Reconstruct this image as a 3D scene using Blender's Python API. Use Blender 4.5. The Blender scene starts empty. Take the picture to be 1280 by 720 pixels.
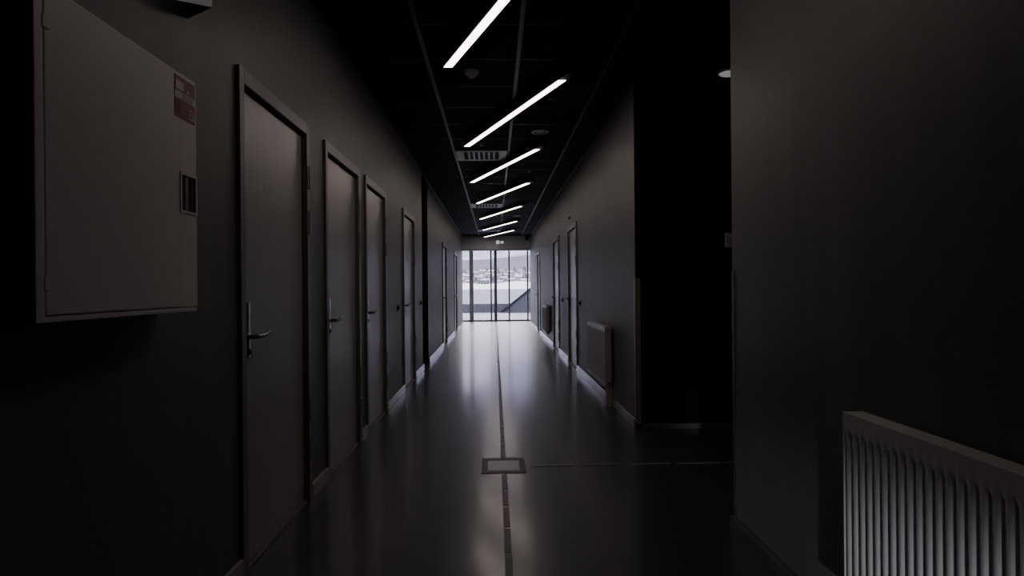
import bpy, bmesh, math, random
from mathutils import Vector, Matrix
random.seed(7)
S = bpy.context.scene
COL = S.collection
PI = math.pi

# ------------------------------------------------------------------ materials
def mat(name, color, rough=0.5, spec=0.5, metal=0.0, noise=0.0, nscale=(4, 4, 4), rnoise=0.0, bump=0.0, bscale=200, coat=0.0, ramp=(0.3, 0.7)):
    m = bpy.data.materials.new(name); m.use_nodes = True
    nt = m.node_tree; b = nt.nodes['Principled BSDF']
    b.inputs['Base Color'].default_value = (*color, 1)
    b.inputs['Roughness'].default_value = rough
    b.inputs['Specular IOR Level'].default_value = spec
    b.inputs['Metallic'].default_value = metal
    b.inputs['Coat Weight'].default_value = coat; b.inputs['Coat Roughness'].default_value = .15
    if noise or rnoise:
        tc = nt.nodes.new('ShaderNodeTexCoord'); mp = nt.nodes.new('ShaderNodeMapping')
        mp.inputs['Scale'].default_value = nscale
        nz = nt.nodes.new('ShaderNodeTexNoise'); nz.inputs['Scale'].default_value = 1.0; nz.inputs['Detail'].default_value = 5
        nt.links.new(tc.outputs['Object'], mp.inputs['Vector']); nt.links.new(mp.outputs['Vector'], nz.inputs['Vector'])
        if noise:
            r = nt.nodes.new('ShaderNodeValToRGB')
            r.color_ramp.elements[0].position = ramp[0]; r.color_ramp.elements[1].position = ramp[1]
            r.color_ramp.elements[0].color = (*[max(0, c*(1-noise)) for c in color], 1)
            r.color_ramp.elements[1].color = (*[min(1, c*(1+noise)) for c in color], 1)
            nt.links.new(nz.outputs['Fac'], r.inputs['Fac']); nt.links.new(r.outputs['Color'], b.inputs['Base Color'])
        if rnoise:
            mr = nt.nodes.new('ShaderNodeMapRange')
            mr.inputs['From Min'].default_value = .3; mr.inputs['From Max'].default_value = .7
            mr.inputs['To Min'].default_value = rough-rnoise; mr.inputs['To Max'].default_value = rough+rnoise
            nt.links.new(nz.outputs['Fac'], mr.inputs['Value']); nt.links.new(mr.outputs['Result'], b.inputs['Roughness'])
    if bump:
        tc = nt.nodes.new('ShaderNodeTexCoord'); n2 = nt.nodes.new('ShaderNodeTexNoise'); n2.inputs['Scale'].default_value = bscale
        bp = nt.nodes.new('ShaderNodeBump'); bp.inputs['Strength'].default_value = bump; bp.inputs['Distance'].default_value = .002
        nt.links.new(tc.outputs['Object'], n2.inputs['Vector']); nt.links.new(n2.outputs['Fac'], bp.inputs['Height'])
        nt.links.new(bp.outputs['Normal'], b.inputs['Normal'])
    return m

def emit(name, color, strength):
    m = bpy.data.materials.new(name); m.use_nodes = True
    nt = m.node_tree; b = nt.nodes['Principled BSDF']
    b.inputs['Base Color'].default_value = (.8, .8, .8, 1)
    b.inputs['Emission Color'].default_value = (*color, 1); b.inputs['Emission Strength'].default_value = strength
    return m

def glass_mat():
    m = bpy.data.materials.new('clear_glass'); m.use_nodes = True
    nt = m.node_tree; nt.nodes.clear()
    o = nt.nodes.new('ShaderNodeOutputMaterial'); mix = nt.nodes.new('ShaderNodeMixShader')
    t = nt.nodes.new('ShaderNodeBsdfTransparent'); t.inputs[0].default_value = (.95, .96, .97, 1)
    g = nt.nodes.new('ShaderNodeBsdfGlossy'); g.inputs['Roughness'].default_value = .02
    f = nt.nodes.new('ShaderNodeFresnel'); f.inputs['IOR'].default_value = 1.35
    nt.links.new(f.outputs[0], mix.inputs[0]); nt.links.new(t.outputs[0], mix.inputs[1]); nt.links.new(g.outputs[0], mix.inputs[2])
    nt.links.new(mix.outputs[0], o.inputs[0]); return m

M = dict(
    wall=mat('dark_wall_paint', (.178, .177, .178), .45, .30, noise=.10, nscale=(3, 6, .35), rnoise=.05),  # vertical streaks: faint reflections painted into the wall colour
    wall_alc=mat('shade_painted_wall', (.012, .012, .013), .6, .2, noise=.1),  # unlit alcove and passage walls: shade put into the colour
    floor=mat('polished_dark_floor', (.060, .059, .062), .38, .35, noise=.12, nscale=(1.2, 1.2, 1.2), coat=.6),
    ceil=mat('black_ceiling_tile', (.013, .0115, .020), .8, .15, noise=.2, nscale=(30, 30, 30)),
    rail=mat('dark_ceiling_rail', (.034, .033, .050), .5, .3, noise=.05),
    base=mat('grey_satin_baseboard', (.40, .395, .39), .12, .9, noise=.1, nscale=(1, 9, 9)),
    leaf=mat('grey_door_paint', (.37, .362, .36), .30, .5, noise=.04, nscale=(2, 2, 2)),
    frame=mat('grey_steel_frame', (.20, .196, .194), .36, .5, noise=.05),
    seal=mat('black_rubber_seal', (.006, .006, .006), .8, .1, noise=.1),
    steel=mat('brushed_steel', (.42, .41, .40), .32, .5, 1.0, noise=.08, nscale=(60, 60, 4)),
    darksteel=mat('dark_steel', (.34, .33, .325), .26, .5, 1.0, noise=.08, nscale=(60, 60, 4)),
    black=mat('black_plastic', (.01, .01, .01), .5, .3, noise=.1),
    white=mat('white_plastic', (.62, .60, .60), .5, .4, noise=.03),
    cab=mat('off_white_cabinet_enamel', (.90, .84, .83), .38, .40, noise=.03, nscale=(3, 3, 3)),
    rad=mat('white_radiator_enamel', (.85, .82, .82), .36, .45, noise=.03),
    red=mat('red_sign_film', (.26, .006, .018), .45, .4, noise=.12, nscale=(20, 20, 20)),
    redd=mat('dark_red_plastic', (.26, .05, .07), .5, .3, noise=.1),
    cream=mat('pale_yellow_print', (.50, .40, .28), .5, .3, noise=.08),
    pale=mat('white_print', (.55, .50, .50), .5, .3, noise=.05),
    signw=mat('white_sign_film', (.85, .78, .78), .45, .4, noise=.04),
    glow=emit('sign_film_added_glow', (1, .88, .90), .045),  # glow added to brighten the sign's near face, which is no lamp
    diff=emit('warm_led_diffuser', (1.0, .835, .775), 8.5),
    housing=mat('black_light_housing', (.012, .011, .012), .5, .3, noise=.1),
    vent=mat('grey_vent_enamel', (.40, .385, .46), .45, .4, noise=.05),
    ventdark=mat('dark_vent_throat', (.035, .033, .055), .7, .2, noise=.2),
    grey=mat('grey_plastic', (.22, .22, .22), .5, .4, noise=.05),
    strip=mat('brown_grey_guide_strip', (.20, .185, .175), .5, .3, noise=.25, nscale=(14, 14, 14)),
    hinge=mat('satin_hinge_metal', (.36, .355, .35), .3, .8, noise=.04),
    guard=mat('pale_metal_guard', (.38, .35, .34), .35, .5, noise=.06),
    base3=mat('alcove_baseboard_metal', (.20, .195, .19), .3, .5, noise=.08),
    down=emit('dim_downlight_lens', (1, .92, .9), .16),
    outrail=mat('dark_painted_handrail', (.010, .010, .014), .9, 0.0, noise=.1),
    lid=mat('hatch_lid', (.075, .072, .074), .34, .6, noise=.15, nscale=(9, 9, 9)),
    base2=mat('shade_painted_baseboard', (.085, .083, .082), .3, .5, noise=.1, nscale=(1, 9, 9)),  # darker copy of the baseboard grey: missing light put into the colour
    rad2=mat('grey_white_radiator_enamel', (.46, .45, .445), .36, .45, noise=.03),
    plate=mat('floor_hatch_frame', (.06, .05, .05), .5, .3, noise=.25, nscale=(20, 20, 20)),
    mull=mat('dark_grey_aluminium', (.30, .30, .38), .4, .4, noise=.08),
    column=mat('grey_aluminium_post', (.6, .6, .6), .45, .4, noise=.06),
    header=mat('grey_header_paint', (.86, .85, .93), .6, .3, noise=.06),
    glass=glass_mat(),
    exit=emit('green_exit_face', (.03, .28, .16), .10),
    exitw=emit('white_exit_print', (.72, .86, .82), .55),
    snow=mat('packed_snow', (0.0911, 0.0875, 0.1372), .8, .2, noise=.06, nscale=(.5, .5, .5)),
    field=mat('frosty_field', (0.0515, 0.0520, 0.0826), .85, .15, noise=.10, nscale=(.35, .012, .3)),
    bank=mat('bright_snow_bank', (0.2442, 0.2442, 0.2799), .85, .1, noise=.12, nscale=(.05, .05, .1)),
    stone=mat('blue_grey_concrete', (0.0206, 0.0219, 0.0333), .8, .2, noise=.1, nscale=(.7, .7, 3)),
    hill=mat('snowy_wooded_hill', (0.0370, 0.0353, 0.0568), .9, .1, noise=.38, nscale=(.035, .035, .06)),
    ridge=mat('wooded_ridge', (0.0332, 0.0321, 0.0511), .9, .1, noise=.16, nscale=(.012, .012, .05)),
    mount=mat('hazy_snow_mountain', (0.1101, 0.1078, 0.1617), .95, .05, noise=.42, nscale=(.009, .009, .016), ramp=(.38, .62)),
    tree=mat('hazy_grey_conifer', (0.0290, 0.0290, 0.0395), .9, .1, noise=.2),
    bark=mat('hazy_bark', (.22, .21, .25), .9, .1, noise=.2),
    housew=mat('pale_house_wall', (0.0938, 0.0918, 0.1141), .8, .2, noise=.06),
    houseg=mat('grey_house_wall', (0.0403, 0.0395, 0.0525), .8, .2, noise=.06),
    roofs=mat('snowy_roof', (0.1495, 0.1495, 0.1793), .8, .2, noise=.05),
    pane=mat('dark_window_pane', (.16, .16, .21), .3, .5, noise=.1),
)

# ------------------------------------------------------------------ mesh helpers
class MB:
    def __init__(s): s.bm = bmesh.new()
    def box(s, x0, x1, y0, y1, z0, z1, bev=0.0, seg=2):
        t = bmesh.new(); bmesh.ops.create_cube(t, size=1)
        for v in t.verts:
            v.co = Vector(((x0+x1)/2+v.co.x*(x1-x0), (y0+y1)/2+v.co.y*(y1-y0), (z0+z1)/2+v.co.z*(z1-z0)))
        if bev: bmesh.ops.bevel(t, geom=t.edges[:], offset=bev, segments=seg, affect='EDGES', profile=.6)
        s._add(t); return s
    def _add(s, t, mtx=None):
        me = bpy.data.meshes.new('tmp'); t.to_mesh(me); t.free()
        if mtx: me.transform(mtx)
        s.bm.from_mesh(me); bpy.data.meshes.remove(me)
    def tube(s, pts, r, n=12, r_end=None):
        pts = [Vector(p) for p in pts]; rings = []; prev = None
        for i, p in enumerate(pts):
            d = (pts[min(i+1, len(pts)-1)]-pts[max(i-1, 0)]).normalized()
            up = prev if prev is not None else (Vector((0, 0, 1)) if abs(d.z) < .9 else Vector((1, 0, 0)))
            u = (up-d*up.dot(d)).normalized(); w = d.cross(u); prev = u
            rr = r if r_end is None else r+(r_end-r)*i/(len(pts)-1)
            rings.append([s.bm.verts.new(p+(u*math.cos(a)+w*math.sin(a))*rr) for a in [2*PI*k/n for k in range(n)]])
        for a, b in zip(rings, rings[1:]):
            for k in range(n): s.bm.faces.new((a[k], a[(k+1) % n], b[(k+1) % n], b[k]))
        s.bm.faces.new(rings[0][::-1]); s.bm.faces.new(rings[-1]); return s
    def lathe(s, prof, c, axis='z', n=28, flip=1):
        rings = []
        for r, h in prof:
            ring = []
            for k in range(n):
                a = 2*PI*k/n; q = (r*math.cos(a), r*math.sin(a), h*flip)
                if axis == 'x': q = (q[2], q[0], q[1])
                if axis == 'y': q = (q[0], q[2], q[1])
                ring.append(s.bm.verts.new(Vector(c)+Vector(q)))
            rings.append(ring)
        for a, b in zip(rings, rings[1:]):
            for k in range(n): s.bm.faces.new((a[k], a[(k+1) % n], b[(k+1) % n], b[k]))
        s.bm.faces.new(rings[0]); s.bm.faces.new(rings[-1]); return s
    def prism(s, poly, d):
        """extrude a polygon (3D points) along vector d"""
        a = [s.bm.verts.new(p) for p in poly]; b = [s.bm.verts.new(Vector(p)+Vector(d)) for p in poly]
        s.bm.faces.new(a); s.bm.faces.new(b[::-1])
        for k in range(len(a)): s.bm.faces.new((a[k], b[k], b[(k+1) % len(a)], a[(k+1) % len(a)]))
        return s
    def grid(s, f, nu, nv):
        vs = [[s.bm.verts.new(f(i/nu, j/nv)) for j in range(nv+1)] for i in range(nu+1)]
        for i in range(nu):
            for j in range(nv): s.bm.faces.new((vs[i][j], vs[i+1][j], vs[i+1][j+1], vs[i][j+1]))
        return s
    def build(s, name, m, parent=None, smooth=False, world=False):
        bmesh.ops.recalc_face_normals(s.bm, faces=s.bm.faces[:])
        me = bpy.data.meshes.new(name)
        if parent is not None and world: s.bm.transform(Matrix.Translation(-Vector(parent.location)))
        s.bm.to_mesh(me); s.bm.free(); me.materials.append(m)
        if smooth:
            for p in me.polygons: p.use_smooth = True
            try: me.set_sharp_from_angle(angle=math.radians(40))
            except Exception: pass
        o = bpy.data.objects.new(name, me); COL.objects.link(o)
        if parent is not None: o.parent = parent
        return o

def tag(o, label, cat, group=None, kind=None):
    o['label'] = label; o['category'] = cat
    if group: o['group'] = group
    if kind: o['kind'] = kind
    return o
def struct(o, label, cat): return tag(o, label, cat, None, 'structure')
def empty(name, loc, label, cat, group=None, kind=None):
    o = bpy.data.objects.new(name, None); COL.objects.link(o); o.location = loc; o.empty_display_size = .1
    return tag(o, label, cat, group, kind)
def copy_tree(o, parent=None):
    c = o.copy(); COL.objects.link(c)
    if parent is not None: c.parent = parent
    for ch in list(o.children): copy_tree(ch, c)
    return c

# ------------------------------------------------------------------ layout
XL, XR, ZC = -1.067, 1.178, 2.9
YEND = 21.2            # end of the corridor walls, then the glazed lobby
YF = 22.75             # glass front
T = .14
DL = [(2.68, 3.68), (4.03, 5.05), (5.28, 6.26), (7.45, 8.50), (13.05, 14.10), (16.80, 17.85)]
DR = [(9.10, 10.20), (11.65, 12.80), (16.55, 17.55)]
DH = 2.135
PASS = (9.455, 10.26)   # dark passage in the left wall
ALC = (3.145, 5.35)     # alcove in the right wall

# floor
f = MB(); f.box(-3.2, 4.6, -6.2, YF+.02, -.12, 0)
struct(f.build('floor', M['floor']), 'polished dark grey corridor floor mirroring the far glass front', 'floor')
c = MB(); c.box(-3.2, 4.6, -6.2, YF+.1, ZC, ZC+.15)
ceil = struct(c.build('ceiling', M['ceil']), 'black tiled suspended ceiling with thin grid lines', 'ceiling')
g = MB()
for x in (-.49, .188, .878): g.box(x-.014, x+.014, -5, YEND, ZC-.006, ZC+.01)
g.build('long_rail', M['rail'], ceil)
for x0, x1 in ((XL, XL+.022), (XR-.022, XR)): MB().box(x0, x1, ALC[1]+.01 if x0 > 0 else -5, YEND, ZC-.004, ZC+.01).build('edge_rail', M['rail'], ceil)
g = MB(); y = .35
while y < YEND-.1:
    g.box(XL+.03, XR-.03, y-.006, y+.006, ZC-.004, ZC+.01); y += .6315
g.build('cross_rail', M['rail'], ceil)

def wall_with_doors(name, side, y0, y1, doors, label):
    m = MB(); x0, x1 = (XL-T, XL) if side < 0 else (XR, XR+T); y = y0
    for a, b in sorted(doors):
        m.box(x0, x1, y, a, 0, ZC); m.box(x0, x1, a, b, DH, ZC); y = b
    m.box(x0, x1, y, y1, 0, ZC)
    return struct(m.build(name, M['wall']), label, 'wall')
wall_with_doors('wall_left_near', -1, -6.2, PASS[0], DL[:4], 'dark grey left corridor wall before the black passage')
wall_with_doors('wall_left_far', -1, PASS[1], YEND, DL[4:], 'dark grey left corridor wall beyond the black passage')
wall_with_doors('wall_right_far', 1, ALC[1], YEND, DR, 'dark grey right corridor wall beyond the black alcove')
wall_with_doors('wall_right_near', 1, -6.2, ALC[0], [], 'dark grey right corridor wall above the nearest radiator')
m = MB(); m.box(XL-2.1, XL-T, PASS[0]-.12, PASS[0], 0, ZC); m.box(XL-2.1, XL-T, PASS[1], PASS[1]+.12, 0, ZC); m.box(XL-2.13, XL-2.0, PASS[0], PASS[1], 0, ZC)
m.box(XL-T, XL-.004, PASS[1]-.002, PASS[1], 0, ZC)  # thin sheet painting the reveal's shade black
struct(m.build('wall_side_passage', M['wall_alc']), 'unlit inside of the narrow passage in the left wall, shade painted black', 'wall')
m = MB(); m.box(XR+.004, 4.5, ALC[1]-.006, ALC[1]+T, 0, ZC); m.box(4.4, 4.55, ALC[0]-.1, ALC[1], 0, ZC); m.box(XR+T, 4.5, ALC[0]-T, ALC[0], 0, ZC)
struct(m.build('wall_alcove', M['wall_alc']), 'unlit wall at the back of the right-hand alcove, shade painted black', 'wall')
m = MB(); m.box(-3.2, 4.6, -6.35, -6.2, 0, ZC)
struct(m.build('wall_behind', M['wall']), 'dark grey wall closing the corridor behind the viewer', 'wall')
m = MB(); m.box(XL-.9, XR+.9, YEND, YEND+.14, 2.455, ZC)
struct(m.build('wall_header', M['header']), 'grey header above the glass front carrying the green exit sign', 'wall')
m = MB(); m.box(XL-.9, XR+.9, YEND-.01, YEND+.15, 2.425, 2.455)
struct(m.build('trim_1', M['mull']), 'dark trim under the grey header', 'trim')
m = MB()
m.box(XL-1.0, XL-.9, YEND, YF, 0, ZC); m.box(XL-.9, XL-T, YEND-.12, YEND, 0, ZC)
m.box(XR+.9, XR+1.0, YEND, YF, 0, ZC); m.box(XR+T, XR+.9, YEND-.12, YEND, 0, ZC)
struct(m.build('wall_lobby', M['wall']), 'dark grey side walls of the glazed end lobby', 'wall')

# baseboards
def base(name, side, y0, y1, doors, label, h=.085, t=.02, bm_='base'):
    m = MB(); y = y0
    x0, x1 = (XL, XL+t) if side < 0 else (XR-t, XR)
    for a, b in sorted(doors)+[(y1, None)]:
        if a-y > .03: m.box(x0, x1, y+(.004), a-.004, 0, h, .003, 1)
        if b: y = b
    return struct(m.build(name, M[bm_]), label, 'baseboard')
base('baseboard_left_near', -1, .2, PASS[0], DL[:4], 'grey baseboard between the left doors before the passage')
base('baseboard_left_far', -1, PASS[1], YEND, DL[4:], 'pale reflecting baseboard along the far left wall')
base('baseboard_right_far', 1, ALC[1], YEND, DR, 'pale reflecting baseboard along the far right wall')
base('baseboard_right_near', 1, -2, ALC[0], [], 'baseboard under the nearest radiator, its shade painted in', .06, .026, 'base2')
m = MB(); m.box(XR+.05, 4.4, ALC[1]-.02, ALC[1]-.006, 0, .045, .003, 1)
struct(m.build('baseboard_alcove', M['base3']), 'low metal baseboard at the foot of the black alcove wall', 'baseboard')

# ------------------------------------------------------------------ doors
def make_door(i, side, a, b, label, sign=False):
    """side -1: left wall, handle on the near edge; side 1: right wall, handle on the far edge"""
    X = XL if side < 0 else XR; s = -side           # s: direction out of the wall into the corridor
    d = empty('door_%d' % i, (X, (a+b)/2, 0), label, 'door', kind='structure')
    def bx(m, u0, u1, y0, y1, z0, z1, bev=0):          # u: distance out of the wall
        xs = sorted((s*u0, s*u1)); m.box(xs[0], xs[1], y0-(a+b)/2, y1-(a+b)/2, z0, z1, bev); return m
    fw = .052
    m = MB(); bx(m, -T, .018, a, a+fw, 0, DH, .003); bx(m, -T, .018, b-fw, b, 0, DH, .003); bx(m, -T, .018, a+fw, b-fw, DH-fw-.012, DH, .003)
    m.build('door_frame', M['frame'], d)
    m = MB(); bx(m, -.06, -.03, a+fw, b-fw, 0, DH-fw-.012); m.build('door_seal', M['seal'], d)
    m = MB(); bx(m, -.055, -.012, a+fw+.006, b-fw-.006, .018, DH-fw-.026, .003); m.build('door_leaf', M['leaf'], d)
    m = MB(); bx(m, -.05, .005, a+fw, b-fw, 0, .014, .003); m.build('threshold', M['frame'], d)
    hy = b-fw*.55 if side < 0 else a+fw*.55
    for z in (1.83, 1.577, .52, .288):
        m = MB(); yy = hy-(a+b)/2
        bx(m, .0, .022, hy-.019, hy+.019, z-.062, z+.062, .004)
        m.tube([(s*.020, yy, z-.064), (s*.020, yy, z+.064)], .009, 10)
        m.build('hinge', M['hinge'], d, True)
    ky = a+fw+.05 if side < 0 else b-fw-.05; dr = 1 if side < 0 else -1; yy = ky-(a+b)/2
    m = MB(); bx(m, -.013, .008, ky-.022, ky+.022, .905, 1.145, .006)
    h = m.build('handle', M['darksteel'], d, True)
    m = MB(); m.tube([(s*.0, yy, .998), (s*.045, yy, .998)], .011, 12)
    m.tube([(s*.045, yy-dr*.008, .998), (s*.05, yy+dr*.03, .998), (s*.05, yy+dr*.08, 1.0), (s*.052, yy+dr*.125, 1.012)], .0105, 12)
    m.build('lever', M['darksteel'], h, True)
    m = MB(); m.lathe([(.014, 0), (.014, .012), (.010, .015)], (s*.0, yy, .932), 'x', 16, s); m.build('lock_cylinder', M['black'], h, True)
    if sign:
        m = MB(); bx(m, -.013, -.009, 7.84, 8.02, 1.52, 1.74); m.build('notice', M['pale'], d)['label'] = 'pale paper notice on the door'
    return d
lab = ['nearest grey door in the left wall, right of the wall cabinet',
       'second grey door from the white wall cabinet in the left wall',
       'third grey door from the wall cabinet in the left wall',
       'grey left door with a small pale notice, just before the black passage',
       'first grey door beyond the black passage in the left wall',
       'last grey left door before the glass front']
for i, (a, b) in enumerate(DL): make_door(i+1, -1, a, b, lab[i], i == 3)
lab = ['grey door in the right wall, first beyond the middle radiator',
       'grey door in the right wall between the first door and the farthest radiator',
       'last door in the right wall, beyond the farthest radiator']
for i, (a, b) in enumerate(DR): make_door(i+7, 1, a, b, lab[i])

# ------------------------------------------------------------------ glass front
w = empty('window_1', (0, YF, 0), 'full-height glass front closing the far end of the corridor', 'window', kind='structure')
xa, xb = XL-.9, XR+.9
m = MB(); m.box(xa, xb, -.03, .05, 0, .05); m.box(xa, xb, -.03, .05, ZC-.06, ZC); m.box(xa, xa+.05, -.03, .05, 0, ZC); m.box(xb-.05, xb, -.03, .05, 0, ZC)
m.build('window_frame', M['mull'], w)
for x0, x1, dp, mm in ((-.90, -.755, .14, 'column'), (-.158, -.103, .07, 'mull'), (-.022, .078, .10, 'mull'), (.484, .538, .07, 'mull'), (1.142, 1.195, .07, 'mull')):
    m = MB(); m.box(x0, x1, -dp/2, dp/2, .05, ZC-.06, .004); o = m.build('mullion', M[mm], w)
    if mm == 'column': o['label'] = 'wide grey post'
ed = [xa+.05, -.90, None, -.755, -.158, None, -.103, -.022, None, .078, .484, None, .538, 1.142, None, 1.195, xb-.05]
for k in range(0, len(ed), 3):
    m = MB(); m.box(ed[k], ed[k+1], .005, .015, .05, ZC-.06); m.build('pane', M['glass'], w)

# ------------------------------------------------------------------ wall cabinet
cx = -.95
cab = empty('fire_hose_cabinet', (XL, 1.70, 1.134), 'white metal fire hose cabinet with a red sticker on the left wall', 'cabinet')
m = MB(); m.box(XL, cx-.006, 1.345, 2.066, 1.134, 1.862, .004); m.build('body', M['cab'], cab, world=True)
m = MB(); m.box(cx-.006, cx+.004, 1.345, 1.373, 1.134, 1.862, .003); m.box(cx-.006, cx+.001, 1.373, 2.066, 1.134, 1.146, .002)
m.build('face_frame', M['cab'], cab, world=True)
# door: panel with a real opening for the handle recess
m = MB(); dx0, dx1 = cx-.006, cx+.003; y0, y1, z0, z1 = 1.378, 2.066, 1.150, 1.858; ra, rb, rz0, rz1 = 1.966, 2.054, 1.444, 1.552
m.box(dx0, dx1, y0, ra, z0, z1, .0015, 1); m.box(dx0, dx1, ra-.001, rb+.001, rz1, z1, .0); m.box(dx0, dx1, ra-.001, rb+.001, z0, rz0); m.box(dx0, dx1, rb, y1, z0, z1, .0015, 1)
dr = m.build('door', M['cab'], cab, world=True)
def sub(mb, name, mm, par, smooth=False):
    mb.bm.transform(Matrix.Translation(-Vector(cab.location))); return mb.build(name, M[mm], par, smooth)
m = MB(); e = .009
m.box(cx, cx+.006, ra-e, ra, rz0-e, rz1+e); m.box(cx, cx+.006, rb, rb+e, rz0-e, rz1+e); m.box(cx, cx+.006, ra, rb, rz1, rz1+e); m.box(cx, cx+.006, ra, rb, rz0-e, rz0)
sub(m, 'recess_bezel', 'cab', dr)
m = MB(); m.box(cx-.0055, cx-.004, ra, rb, rz0, rz1); sub(m, 'recess_back', 'grey', dr)
m = MB(); m.box(cx-.005, cx+.001, rb-.02, rb, rz0, rz1); o = sub(m, 'recess_flap', 'redd', dr); o['label'] = 'dark red flap in the recess'
m = MB(); m.box(cx-.004, cx+.002, ra+.026, ra+.048, rz0+.002, rz1-.002, .002); sub(m, 'pull_bar', 'grey', dr)
# sticker with its print
sa, sb, sz0, sz1 = 1.930, 2.055, 1.721, 1.846
m = MB(); m.box(cx+.003, cx+.0045, sa, sb, sz0, sz1); st = sub(m, 'sticker', 'red', dr); st['label'] = 'red fire hose sticker'
m = MB(); p = cx+.0045
m.box(p, p+.0006, sa+.006, sa+.052, 1.805, 1.832)                # pale block of the top line
m.box(p, p+.0006, sa+.075, sa+.088, 1.806, 1.815)
m.box(p, p+.0006, sa, sb, 1.778, 1.800); sub(m, 'print_band', 'signw', st)
m = MB()
for k in range(5): m.box(p+.0006, p+.0012, sa+.045+k*.014, sa+.053+k*.014, 1.781+(k % 2)*.003, 1.797)
sub(m, 'print_marks', 'cream', st)
m = MB(); cy, cz = sb-.026, 1.746
for k in range(20):
    a0, a1 = 2*PI*k/20, 2*PI*(k+1)/20
    m.prism([(p, cy+.011*math.cos(a0), cz+.011*math.sin(a0)), (p, cy+.018*math.cos(a0), cz+.018*math.sin(a0)), (p, cy+.018*math.cos(a1), cz+.018*math.sin(a1)), (p, cy+.011*math.cos(a1), cz+.011*math.sin(a1))], (.0006, 0, 0))
m.box(p, p+.0006, cy-.004, cy+.004, cz-.004, cz+.004); m.box(p, p+.0006, cy+.014, cy+.019, cz-.02, cz)
sub(m, 'hose_reel_symbol', 'pale', st)
m = MB()
for k in range(3): m.box(p, p+.0006, sa+.008+k*.012, sa+.011+k*.012, 1.735, 1.772)
sub(m, 'print_strokes', 'redd', st)
for z in (1.772, 1.218):
    m = MB(); m.box(cx+.002, cx+.0065, 1.369, 1.393, z-.014, z+.014, .002)
    m.build('hinge', M['cab'], cab, world=True)

# wedge-shaped hose sign projecting from the wall above the cabinet
ws = empty('wedge_sign', (XL, 2.12, 2.148), 'white wedge-shaped red-marked sign projecting from the wall above the cabinet', 'sign')
apx = (.128, .053); h_ = .2
def face(y_wall, name, mm):
    a = Vector((0, y_wall, 0)); b = Vector((apx[0], apx[1], 0)); n = (b-a).cross(Vector((0, 0, 1))).normalized()*.004
    m = MB(); m.prism([a, b, b+Vector((0, 0, h_)), a+Vector((0, 0, h_))], n); o = m.build(name, M[mm], ws)
    return a, b, n, o
a, b, n, o1 = face(-.021, 'near_face', 'glow'); face(.149, 'far_face', 'black')  # far face black: shade of its unlit inside put into the colour
off = -n*.15 if n.dot(Vector((0, -1, 0))) < 0 else n*1.15
m = MB(); u = (b-a)
q = lambda t, z: a+u*t+off+Vector((0, 0, z))
m.prism([q(.12, .03), q(.90, .03), q(.90, .18), q(.12, .18)], off*.4); so = m.build('red_field', M['red'], o1); so['label'] = 'red symbol field'
m = MB(); off2 = off*1.6
q2 = lambda t, z: a+u*t+off2+Vector((0, 0, z))
for k in range(16):
    t0, t1 = 2*PI*k/16, 2*PI*(k+1)/16
    m.prism([q2(.5+.17*math.cos(t0), .11+.035*math.sin(t0)), q2(.5+.25*math.cos(t0), .11+.05*math.sin(t0)), q2(.5+.25*math.cos(t1), .11+.05*math.sin(t1)), q2(.5+.17*math.cos(t1), .11+.035*math.sin(t1))], off*.2)
m.build('hose_symbol', M['pale'], o1)

# ------------------------------------------------------------------ radiators
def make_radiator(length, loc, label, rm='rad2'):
    """back to +X wall; local x: 0 at wall, -0.093 front; y 0..length"""
    r = empty('radiator', loc, label, 'radiator', 'white panel radiators on the right wall')
    xf, xb2 = -.093, -.028; z0, z1 = .2, .8
    nfl = int(length/.0365); per = (length-.012)/nfl; N = nfl*10
    def fp(u, v):
        y = .006+u*(length-.012); z = z0+.006+v*(z1-z0-.006-.001)
        top, bot = z1-.052, z0+.03
        e = min(1, max(0, (top-z)/.02)) * min(1, max(0, (z-bot)/.02))
        ph = (u*nfl) % 1.0
        prof = .5-.5*math.cos(2*PI*ph)                # 0 at groove, 1 at crest
        prof = min(1, prof*1.25)
        return Vector((xf+.010*e*(1-prof), y, z))
    zs = [0, .02, .045, .06, .085, .3, .6, .86, .885, .905, .92, 1]
    m = MB(); vs = []
    for i in range(N+1): vs.append([m.bm.verts.new(fp(i/N, v)) for v in zs])
    for i in range(N):
        for j in range(len(zs)-1): m.bm.faces.new((vs[i][j], vs[i+1][j], vs[i+1][j+1], vs[i][j+1]))
    m.build('front_panel', M[rm], r, True)
    m = MB(); m.box(xb2-.012, xb2, .004, length-.004, z0, z1-.004, .003); m.build('back_panel', M[rm], r)
    m = MB(); m.box(xf, xb2, 0, length, z1-.004, z1+.002, .002); m.build('top_cover', M[rm], r)
    for y in (0, length-.006):
        m = MB(); m.box(xf, xb2, y, y+.006, z0, z1-.004, .002); m.build('side_panel', M[rm], r)
    for y in (.15, length-.15):
        m = MB(); m.box(xb2-.001, 0, y-.015, y+.015, z0+.08, z1-.1); m.build('bracket', M[rm], r)
    m = MB(); m.lathe([(.012, 0), (.012, .012), (.017, .014), (.017, .04), (.012, .045)], (-.06, -.0, z0+.045), 'y', 16, -1)
    m.build('valve', M['grey'], r, True)
    m = MB(); m.lathe([(.011, 0), (.011, .012), (.006, .015)], (-.06, 0, z1-.045), 'y', 16, -1); m.build('air_vent', M['grey'], r, True)
    return r
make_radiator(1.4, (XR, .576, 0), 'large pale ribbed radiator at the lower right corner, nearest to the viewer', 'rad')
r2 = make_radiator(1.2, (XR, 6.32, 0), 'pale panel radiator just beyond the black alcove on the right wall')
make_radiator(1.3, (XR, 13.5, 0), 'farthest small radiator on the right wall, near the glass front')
m = MB(); m.box(-.085, -.022, .004, .06, 0, .2, .004); m.build('pipe_cover', M['rad2'], r2)

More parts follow.
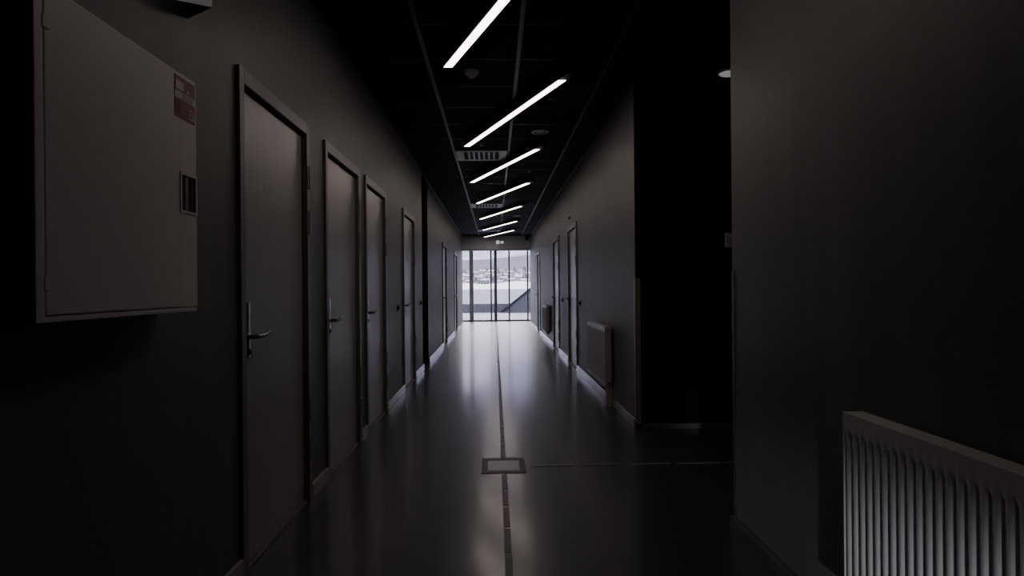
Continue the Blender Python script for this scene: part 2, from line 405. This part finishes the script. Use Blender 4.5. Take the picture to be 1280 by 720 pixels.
# ------------------------------------------------------------------ ceiling lights
LIGHTS = [(-.331, 4.74), (-.305, 7.396), (-.335, 9.926), (-.318, 12.40), (-.32, 15.27), (-.306, 18.2), (-.31, 20.72)]
lab = ['nearest slanting linear ceiling light, cut off by the top edge', 'second slanting linear ceiling light from the viewer, before the first vent', 'third slanting linear ceiling light, just past the first vent',
       'fourth slanting linear ceiling light from the viewer', 'fifth slanting linear ceiling light from the viewer', 'sixth slanting linear ceiling light, beside the farthest vent', 'last slanting linear ceiling light, just before the exit sign']
lp = None
for (x, y), L in zip(LIGHTS, lab):
    if lp is None:
        lp = o = empty('linear_light', (x, y, ZC), L, 'ceiling light', 'slanting linear lights along the corridor ceiling')
        m = MB(); m.box(-.036, .036, -2.66, .012, -.068, -.014, .002); m.build('housing', M['housing'], o)
        m = MB(); k_ = .028*.85/2.35; m.prism([(-.028, k_, -.0715), (.028, -k_, -.0715), (.028, -2.50-k_, -.0715), (-.028, -2.50+k_, -.0715)], (0, 0, .0115)); m.build('diffuser', M['diff'], o)
        for yy in (-2.2, -.45): MB().lathe([(.012, -.016), (.012, 0)], (0, yy, 0), n=12).build('ceiling_mount', M['housing'], o)
    else:
        o = copy_tree(lp); o.location = (x, y, ZC); o['label'] = L
    o.rotation_euler.z = math.atan2(.85, 2.35)

# vents: one ceiling tile with seven long slots
vl = ['slotted grey air vent beyond the second light, nearest of the ceiling vents', 'slotted grey air vent beside the fourth ceiling light', 'slotted grey air vent beside the sixth ceiling light, farthest one']
vp = None
for y, L in zip((7.93, 12.97, 18.8), vl):
    if vp is None:
        vp = o = empty('air_vent_panel', (-.155, y, ZC), L, 'air vent', 'slotted ceiling vents')
        m = MB(); W, D = .636, .6; n_ = 7; x0 = -W/2+.095; st_ = (W-.19)/n_
        m.box(-W/2, W/2, 0, .05, -.012, -.002, .002); m.box(-W/2, W/2, D-.05, D, -.012, -.002, .002)
        m.box(-W/2, x0, .05, D-.05, -.012, -.002); m.box(W/2-.095, W/2, .05, D-.05, -.012, -.002)
        for k in range(1, n_): m.box(x0+k*st_-.011, x0+k*st_+.011, .05, D-.05, -.012, -.002)
        m.build('grille', M['vent'], o)
        m = MB(); m.box(-W/2+.01, W/2-.01, .01, D-.01, -.003, 0); m.build('throat', M['ventdark'], o)
    else:
        o = copy_tree(vp); o.location = (-.155, y, ZC); o['label'] = L

o = empty('smoke_detector', (-.165, 5.02, ZC), 'grey cone-shaped smoke detector beside the nearest ceiling light', 'smoke detector')
MB().lathe([(.052, 0), (.056, -.008), (.054, -.024), (.046, -.03)], (0, 0, 0)).build('detector_base', M['white'], o, True)
MB().lathe([(.04, -.03), (.042, -.036), (.028, -.05), (.012, -.062), (.004, -.064)], (0, 0, 0)).build('sensing_head', M['white'], o, True)
def speaker(loc, L):
    o = empty('ceiling_speaker', loc, L, 'speaker', 'round ceiling speakers')
    MB().lathe([(.072, -.004), (.074, -.010), (.092, -.010), (.095, 0)], (0, 0, 0)).build('rim', M['white'], o, True)
    MB().lathe([(.0, -.002), (.071, -.005), (.071, 0)], (0, 0, 0)).build('speaker_grille', M['rail'], o, True)
speaker((.51, 7.0, ZC), 'round dark ceiling speaker right of the second light')
speaker((.54, 15.2, ZC), 'round ceiling speaker between the fifth and sixth lights')
def sprinkler(loc, L):
    o = empty('sprinkler', loc, L, 'sprinkler', 'small ceiling sprinklers')
    MB().lathe([(.032, 0), (.03, -.006), (.012, -.010)], (0, 0, 0), n=18).build('escutcheon', M['rail'], o, True)
    m = MB(); m.tube([(0, 0, -.006), (0, 0, -.016)], .008, 10); m.tube([(.009, 0, -.012), (.012, 0, -.02), (0, 0, -.028)], .003, 8); m.tube([(-.009, 0, -.012), (-.012, 0, -.02), (0, 0, -.028)], .003, 8)
    m.build('frame_arm', M['grey'], o, True)
    MB().lathe([(.022, -.028), (.022, -.031)], (0, 0, 0), n=18).build('deflector', M['grey'], o)
sprinkler((.51, 5.69, ZC), 'small sprinkler head just right of the near end of the second light')
sprinkler((.51, 9.31, ZC), 'small sprinkler head right of the third light')
sprinkler((-.137, 7.55, ZC), 'small sprinkler head just before the nearest vent')
o = empty('downlight', (1.885, 5.05, ZC), 'round pale downlight in the alcove ceiling, half hidden by the near wall corner', 'downlight')
MB().lathe([(.082, -.006), (.084, -.014), (.098, -.012), (.105, 0)], (0, 0, 0)).build('rim', M['white'], o, True)
MB().lathe([(.002, -.030), (.045, -.027), (.074, -.019), (.083, -.008), (.083, 0)], (0, 0, 0)).build('lens', M['down'], o, True)

# exit sign
ex = empty('exit_sign', (.185, YEND-.004, 2.69), 'small green and white exit sign on the grey header', 'sign')
m = MB(); m.box(-.14, .14, -.035, 0, -.072, .072, .004); m.build('sign_box', M['white'], ex)
m = MB(); m.box(-.13, .13, -.037, -.034, -.064, .064); fc = m.build('sign_face', M['exit'], ex)
m = MB(); yb, yt = -.0395, -.0368
m.box(-.124, -.024, yb, yt, -.056, .056)                        # doorway
m.prism([(.122, yb, 0), (.072, yb, .056), (.072, yb, .026), (.022, yb, .026), (.022, yb, -.026), (.072, yb, -.026), (.072, yb, -.056)], (0, .0027, 0))
m.build('doorway_and_arrow', M['exitw'], fc)
m = MB(); yb = -.0415
m.lathe([(.011, 0), (.011, .002)], (-.066, yb, .034), 'y', 14)
for a, b, wd in (((-.07, .02), (-.075, -.008), .012), ((-.075, -.008), (-.055, -.024), .008), ((-.055, -.024), (-.06, -.046), .007), ((-.075, -.008), (-.088, -.028), .008), ((-.088, -.028), (-.105, -.03), .007), ((-.07, .018), (-.048, .006), .006), ((-.07, .018), (-.092, .012), .006)):
    dv = Vector((b[0]-a[0], 0, b[1]-a[1])); nn = Vector((-dv.z, 0, dv.x)).normalized()*wd*.5
    A, B = Vector((a[0], yb, a[1])), Vector((b[0], yb, b[1])); m.prism([A-nn, B-nn, B+nn, A+nn], (0, .002, 0))
m.build('running_figure', M['exit'], fc)
o = empty('dome_camera', (1.075, YEND-.09, 2.80), 'small dark dome camera in the upper right corner by the header', 'camera')
MB().box(-.05, .05, -.05, .09, .02, .10, .006).build('mount', M['black'], o)
MB().lathe([(.06, .02), (.062, 0), (.05, -.035), (.03, -.055), (.004, -.062)], (0, 0, 0)).build('dome', M['black'], o, True)

# wall buttons
def button(x, y, z, s, L):
    o = empty('door_button', (x, y, z), L, 'button', 'small dark wall buttons beside the doors')
    MB().box(*sorted((0, s*.012)), -.022, .022, -.035, .035, .004).build('back_plate', M['black'], o)
    MB().lathe([(.014, .0), (.014, .022), (.010, .026)], (0, 0, 0), 'x', 16, s).build('push_knob', M['black'], o, True)
button(XL, 7.03, .985, 1, 'small dark button on the left wall between the third and fourth doors')
button(XL, 9.20, .99, 1, 'small dark button on the left wall right before the black passage')
button(XR, 8.78, .974, -1, 'small dark button on the right wall between radiator and first door')
button(XR, 11.07, .972, -1, 'small dark button on the right wall between the first two doors')
o = empty('wall_sensor', (XR, 9.95, 2.27), 'tiny grey sensor on the right wall above the first door', 'sensor')
MB().box(-.02, 0, -.03, .03, -.022, .022, .005).build('case', M['grey'], o)
MB().lathe([(.01, 0), (.008, .008)], (-.02, 0, 0), 'x', 12, -1).build('lens', M['black'], o)
o = empty('thermostat', (1.99, ALC[1]-.006, 1.518), 'small pale square control box on the black alcove wall', 'thermostat')
MB().box(-.05, .05, -.024, 0, 0, .122, .004).build('case', M['signw'], o)
MB().box(-.03, .03, -.026, -.023, .03, .085).build('front_plate', M['white'], o)

# corner guards
m = MB(); m.box(XR-.003, XR+.042, ALC[1]-.0095, ALC[1]-.006, .047, 1.268); m.box(XR-.003, XR, ALC[1]-.0095, ALC[1]+.04, .047, 1.268)
tag(m.build('corner_guard', M['guard']), 'steel corner guard on the far corner of the alcove', 'corner guard', 'steel corner guards')
m = MB(); m.box(XR-.0035, XR, ALC[0]-.035, ALC[0]+.003, .062, 1.275); m.box(XR, XR+.035, ALC[0], ALC[0]+.003, .062, 1.275)
tag(m.build('corner_guard', M['darksteel']), 'dark steel corner guard on the near right wall corner', 'corner guard', 'steel corner guards')

# floor hatch and guide strips
o = empty('floor_hatch', (.047, 4.31, 0), 'square framed floor hatch in the guide line on the floor', 'hatch')
m = MB(); a, b, h1, h2 = .147, .185, .105, .125
m.box(-a, -h1, -b, b, 0, .003); m.box(h1, a, -b, b, 0, .003); m.box(-h1, h1, h2, b, 0, .003); m.box(-h1, h1, -b, -h2, 0, .003)
m.build('hatch_frame', M['plate'], o)
m = MB(); m.box(-h1+.004, h1-.004, -h2+.004, h2-.004, 0, .002); m.build('lid', M['lid'], o)
def strip_mesh():
    m = MB(); m.box(-.0165, .0165, -.142, .142, 0, .003, .0014, 1); return m
proto = tag(strip_mesh().build('guide_strip', M['strip']), 'narrow raised guide strip in the line running along the corridor floor', 'floor strip', 'guide strips along the corridor')
ys = [2.73, 3.035, 3.345, 3.66, 3.955] + [4.66+.305*k for k in range(59)]
for k, y in enumerate(ys):
    q_ = proto if k == 0 else proto.copy()
    if k: COL.objects.link(q_)
    q_.location = (.05, y, 0)
    if y > 4: q_['label'] = 'narrow guide strip in the line running on from the floor hatch to the glass front'
    else: q_['label'] = 'narrow guide strip in the line on the near side of the floor hatch'
for k in range(11):
    q_ = proto.copy(); COL.objects.link(q_); q_.location = (.375+.330*k, 4.29, 0); q_.rotation_euler.z = PI/2
    q_['label'] = 'narrow guide strip in the branch line from the floor hatch into the alcove'; q_['group'] = 'guide strips into the alcove'

# ------------------------------------------------------------------ outside
m = MB(); m.box(-30, 30, YF+.03, 31.0, -.3, -.02)
struct(m.build('ground', M['snow']), 'pale snow-covered terrace right outside the glass front', 'ground')
m = MB(); m.box(-40, 30, 31.0, 31.35, -.3, .41)
struct(m.build('wall_terrace', M['stone']), 'low blue-grey wall along the far edge of the terrace', 'wall')
m = MB(); m.box(-500, 500, 31.35, 560, -.5, -.1)
struct(m.build('field', M['field']), 'flat pale frosty field beyond the terrace wall', 'field')
st_ = empty('outdoor_stair', (.25, 30.5, -.02), 'grey outdoor stair rising to the right with a dark sloping handrail', 'stair')
m = MB(); m.prism([(.1, .1, 0), (5, .1, 0), (5, .1, 3.90), (.1, .1, .06)], (0, .14, 0)); m.build('side_wall', M['stone'], st_)
m = MB()
for k in range(16): m.box(.15+.29*k, .44+.29*k, .24, .49, 0, .16+.21*k)
m.build('steps', M['stone'], st_)
m = MB(); m.tube([(.0, .05, .03), (.12, .05, .10), (5, .05, 3.95)], .045, 10); hr = m.build('handrail', M['outrail'], st_, True)
for k in range(5): MB().tube([(.5+k, .05, .25+.77*k), (.5+k, .05, .41+.77*k)], .016, 8).build('post', M['outrail'], hr)
def hz(x, y):   # hillside height
    t = (y-540)/(1020-540); t = max(0, min(1, t))
    return 2.0+t*25+3*math.sin(x*.012+1)*t
m = MB(); m.grid(lambda u, v: Vector((-260+520*u, 470+70*v, -.6+5.2*math.sin(v*PI*.5)+1.1*math.sin(u*61)*v+.8*math.sin(u*23+2)*v)), 60, 8)
struct(m.build('snow_bank', M['bank'], None, True), 'bright snow bank along the far edge of the field', 'snow bank')
m = MB(); m.grid(lambda u, v: Vector((-420+840*u, 530+500*v, hz(-420+840*u, 530+500*v)-.5+2.0*math.sin(u*47+v*13)*v)), 60, 24)
struct(m.build('hill', M['hill'], None, True), 'grey snowy hillside with scattered houses', 'hill')
m = MB(); m.grid(lambda u, v: Vector((-700+1400*u, 1000+320*v, 20+46*v*(1+.10*math.sin(u*9+.7)+.07*math.sin(u*37)))), 70, 6)
struct(m.build('hill_ridge', M['ridge'], None, True), 'grey wooded ridge above the houses', 'hill')
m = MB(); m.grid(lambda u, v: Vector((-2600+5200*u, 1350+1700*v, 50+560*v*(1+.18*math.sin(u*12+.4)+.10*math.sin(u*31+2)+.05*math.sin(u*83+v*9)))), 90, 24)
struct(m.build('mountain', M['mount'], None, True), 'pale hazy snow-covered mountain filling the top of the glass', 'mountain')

# houses and trees on the hillside: spread over what the glass shows
def house(loc, w_, d_, h_, wallm, rz, L):
    o = empty('house', loc, L, 'house', 'small houses on the far hillside'); o.rotation_euler.z = rz
    MB().box(-w_/2, w_/2, -d_/2, d_/2, -2, h_).build('house_wall', M[wallm], o)
    m = MB(); e = .5
    m.prism([(-w_/2-e, -d_/2-e, h_), (w_/2+e, -d_/2-e, h_), (w_/2+e, 0, h_+w_*.26), (-w_/2-e, 0, h_+w_*.26)], (0, 0, .35))
    m.prism([(-w_/2-e, d_/2+e, h_), (w_/2+e, d_/2+e, h_), (w_/2+e, 0, h_+w_*.26), (-w_/2-e, 0, h_+w_*.26)], (0, 0, .35))
    rf = m.build('roof', M['roofs'], o)
    MB().box(w_*.15, w_*.15+.8, -.4, .4, h_+1, h_+w_*.26+1.2).build('chimney', M['houseg'], rf)
    for k in (-1, 0, 1):
        MB().box(k*w_*.3-.7, k*w_*.3+.7, -d_/2-.06, -d_/2+.05, h_*.38, h_*.75).build('house_window', M['pane'], o)
    MB().box(-w_*.5-.05, -w_*.5+.05, -.7, .7, h_*.38, h_*.75).build('house_window', M['pane'], o)
HS = [(-22, 565, 'housew'), (-9, 600, 'houseg'), (5, 570, 'housew'), (16, 610, 'housew'), (27, 575, 'houseg'), (-30, 680, 'housew'), (-14, 700, 'housew'), (1, 690, 'houseg'),
      (12, 730, 'housew'), (26, 700, 'housew'), (38, 740, 'housew'), (-24, 800, 'houseg'), (-4, 820, 'housew'), (20, 830, 'houseg'), (34, 850, 'housew'), (-33, 600, 'housew'), (-17, 645, 'housew'), (9, 650, 'houseg'), (24, 640, 'housew'), (-8, 760, 'housew'), (43, 790, 'houseg'), (-38, 760, 'housew'), (8, 880, 'housew'), (-16, 870, 'housew')]
for k, (x, y, wm) in enumerate(HS):
    L = ('pale' if wm == 'housew' else 'grey')+' snow-roofed house on the '+('lower' if y < 620 else 'middle' if y < 760 else 'upper')+' hillside far beyond the glass'
    house((x, y, hz(x, y)-.5), random.uniform(4.5, 8), random.uniform(5, 7), random.uniform(2.6, 4.2), wm, random.uniform(-.3, .3), L)
def conifer(h_):
    m = MB(); n = 9
    for t in range(4):
        zb = h_*(.12+.2*t); zt = min(h_, zb+h_*.36); r = h_*.2*(1-t*.21)
        top = m.bm.verts.new((0, 0, zt)); ring = [m.bm.verts.new((r*(1 if k % 2 else .72)*math.cos(2*PI*k/(2*n)), r*(1 if k % 2 else .72)*math.sin(2*PI*k/(2*n)), zb-(.0 if k % 2 else -.06*h_))) for k in range(2*n)]
        for k in range(2*n): m.bm.faces.new((ring[k], ring[(k+1) % (2*n)], top))
        m.bm.faces.new(ring[::-1])
    return m
tp = None; tpos = []
for k in range(60):
    for _ in range(200):
        y = random.uniform(545, 1000); x = random.uniform(-.052, .062)*y; sc = random.uniform(.6, 1.1)
        if all(math.hypot(x-a, y-b) > 5 for a, b in tpos) and all(math.hypot(x-a, y-b) > 9 for a, b, _w in HS): break
    tpos.append((x, y))
    if tp is None:
        tp = o = empty('conifer_tree', (0, 0, 0), 'small grey conifer among the houses on the far hillside', 'tree', 'conifers on the far hillside')
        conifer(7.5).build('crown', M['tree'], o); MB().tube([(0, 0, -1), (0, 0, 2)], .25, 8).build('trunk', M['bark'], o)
    else: o = copy_tree(tp)
    o.location = (x, y, hz(x, y)-.6); o.scale = (sc*1.15, sc*1.15, sc)

# ------------------------------------------------------------------ light
wd = bpy.data.worlds.new('overcast_sky'); S.world = wd; wd.use_nodes = True
nt = wd.node_tree; bg = nt.nodes['Background']
tc = nt.nodes.new('ShaderNodeTexCoord'); sx = nt.nodes.new('ShaderNodeSeparateXYZ'); rp = nt.nodes.new('ShaderNodeValToRGB')
rp.color_ramp.elements[0].color = (.94, .92, .92, 1); rp.color_ramp.elements[1].color = (.92, .92, .94, 1)
nt.links.new(tc.outputs['Generated'], sx.inputs[0]); nt.links.new(sx.outputs['Z'], rp.inputs['Fac']); nt.links.new(rp.outputs['Color'], bg.inputs['Color'])
bg.inputs['Strength'].default_value = 10.0

def spot(name, loc, tgt, energy, angle, blend, color, size):
    l = bpy.data.lights.new(name, 'SPOT'); l.energy = energy; l.spot_size = math.radians(angle); l.spot_blend = blend; l.color = color; l.shadow_soft_size = size
    o = bpy.data.objects.new(name, l); COL.objects.link(o); o.location = loc
    o.rotation_euler = (Vector(tgt)-Vector(loc)).to_track_quat('-Z', 'Y').to_euler(); return o
# cool daylight reaching the near radiator from the corridor behind the viewer
spot('daylight_behind', (-.85, -5.2, .55), (1.12, 1.40, .17), 470, 9.5, 1.0, (.86, .9, 1.0), .10)

# ------------------------------------------------------------------ camera
cam = bpy.data.cameras.new('camera'); co = bpy.data.objects.new('camera', cam); COL.objects.link(co)
cam.sensor_width = 36; cam.lens = 800/1280*36; cam.clip_start = .02; cam.clip_end = 8000
yaw, pitch, roll = .0268, -.0011, .009
fwd = Vector((math.sin(yaw)*math.cos(pitch), math.cos(yaw)*math.cos(pitch), math.sin(pitch)))
rt = Vector((math.cos(yaw), -math.sin(yaw), 0)); up = rt.cross(fwd)
r2_, u2_ = rt*math.cos(roll)-up*math.sin(roll), up*math.cos(roll)+rt*math.sin(roll)
co.matrix_world = Matrix(((r2_.x, u2_.x, -fwd.x, 0), (r2_.y, u2_.y, -fwd.y, 0), (r2_.z, u2_.z, -fwd.z, 1.2), (0, 0, 0, 1)))
S.camera = co

# ------------------------------------------------------------------ film response
vs_ = S.view_settings
vs_.view_transform = 'AgX'; vs_.look = 'AgX - Base Contrast'; vs_.exposure = 0.40; vs_.gamma = 1
S.cycles.use_denoising = True
S.cycles.max_bounces = 10; S.cycles.diffuse_bounces = 5; S.cycles.glossy_bounces = 5; S.cycles.transparent_max_bounces = 12
S.cycles.sample_clamp_indirect = 4
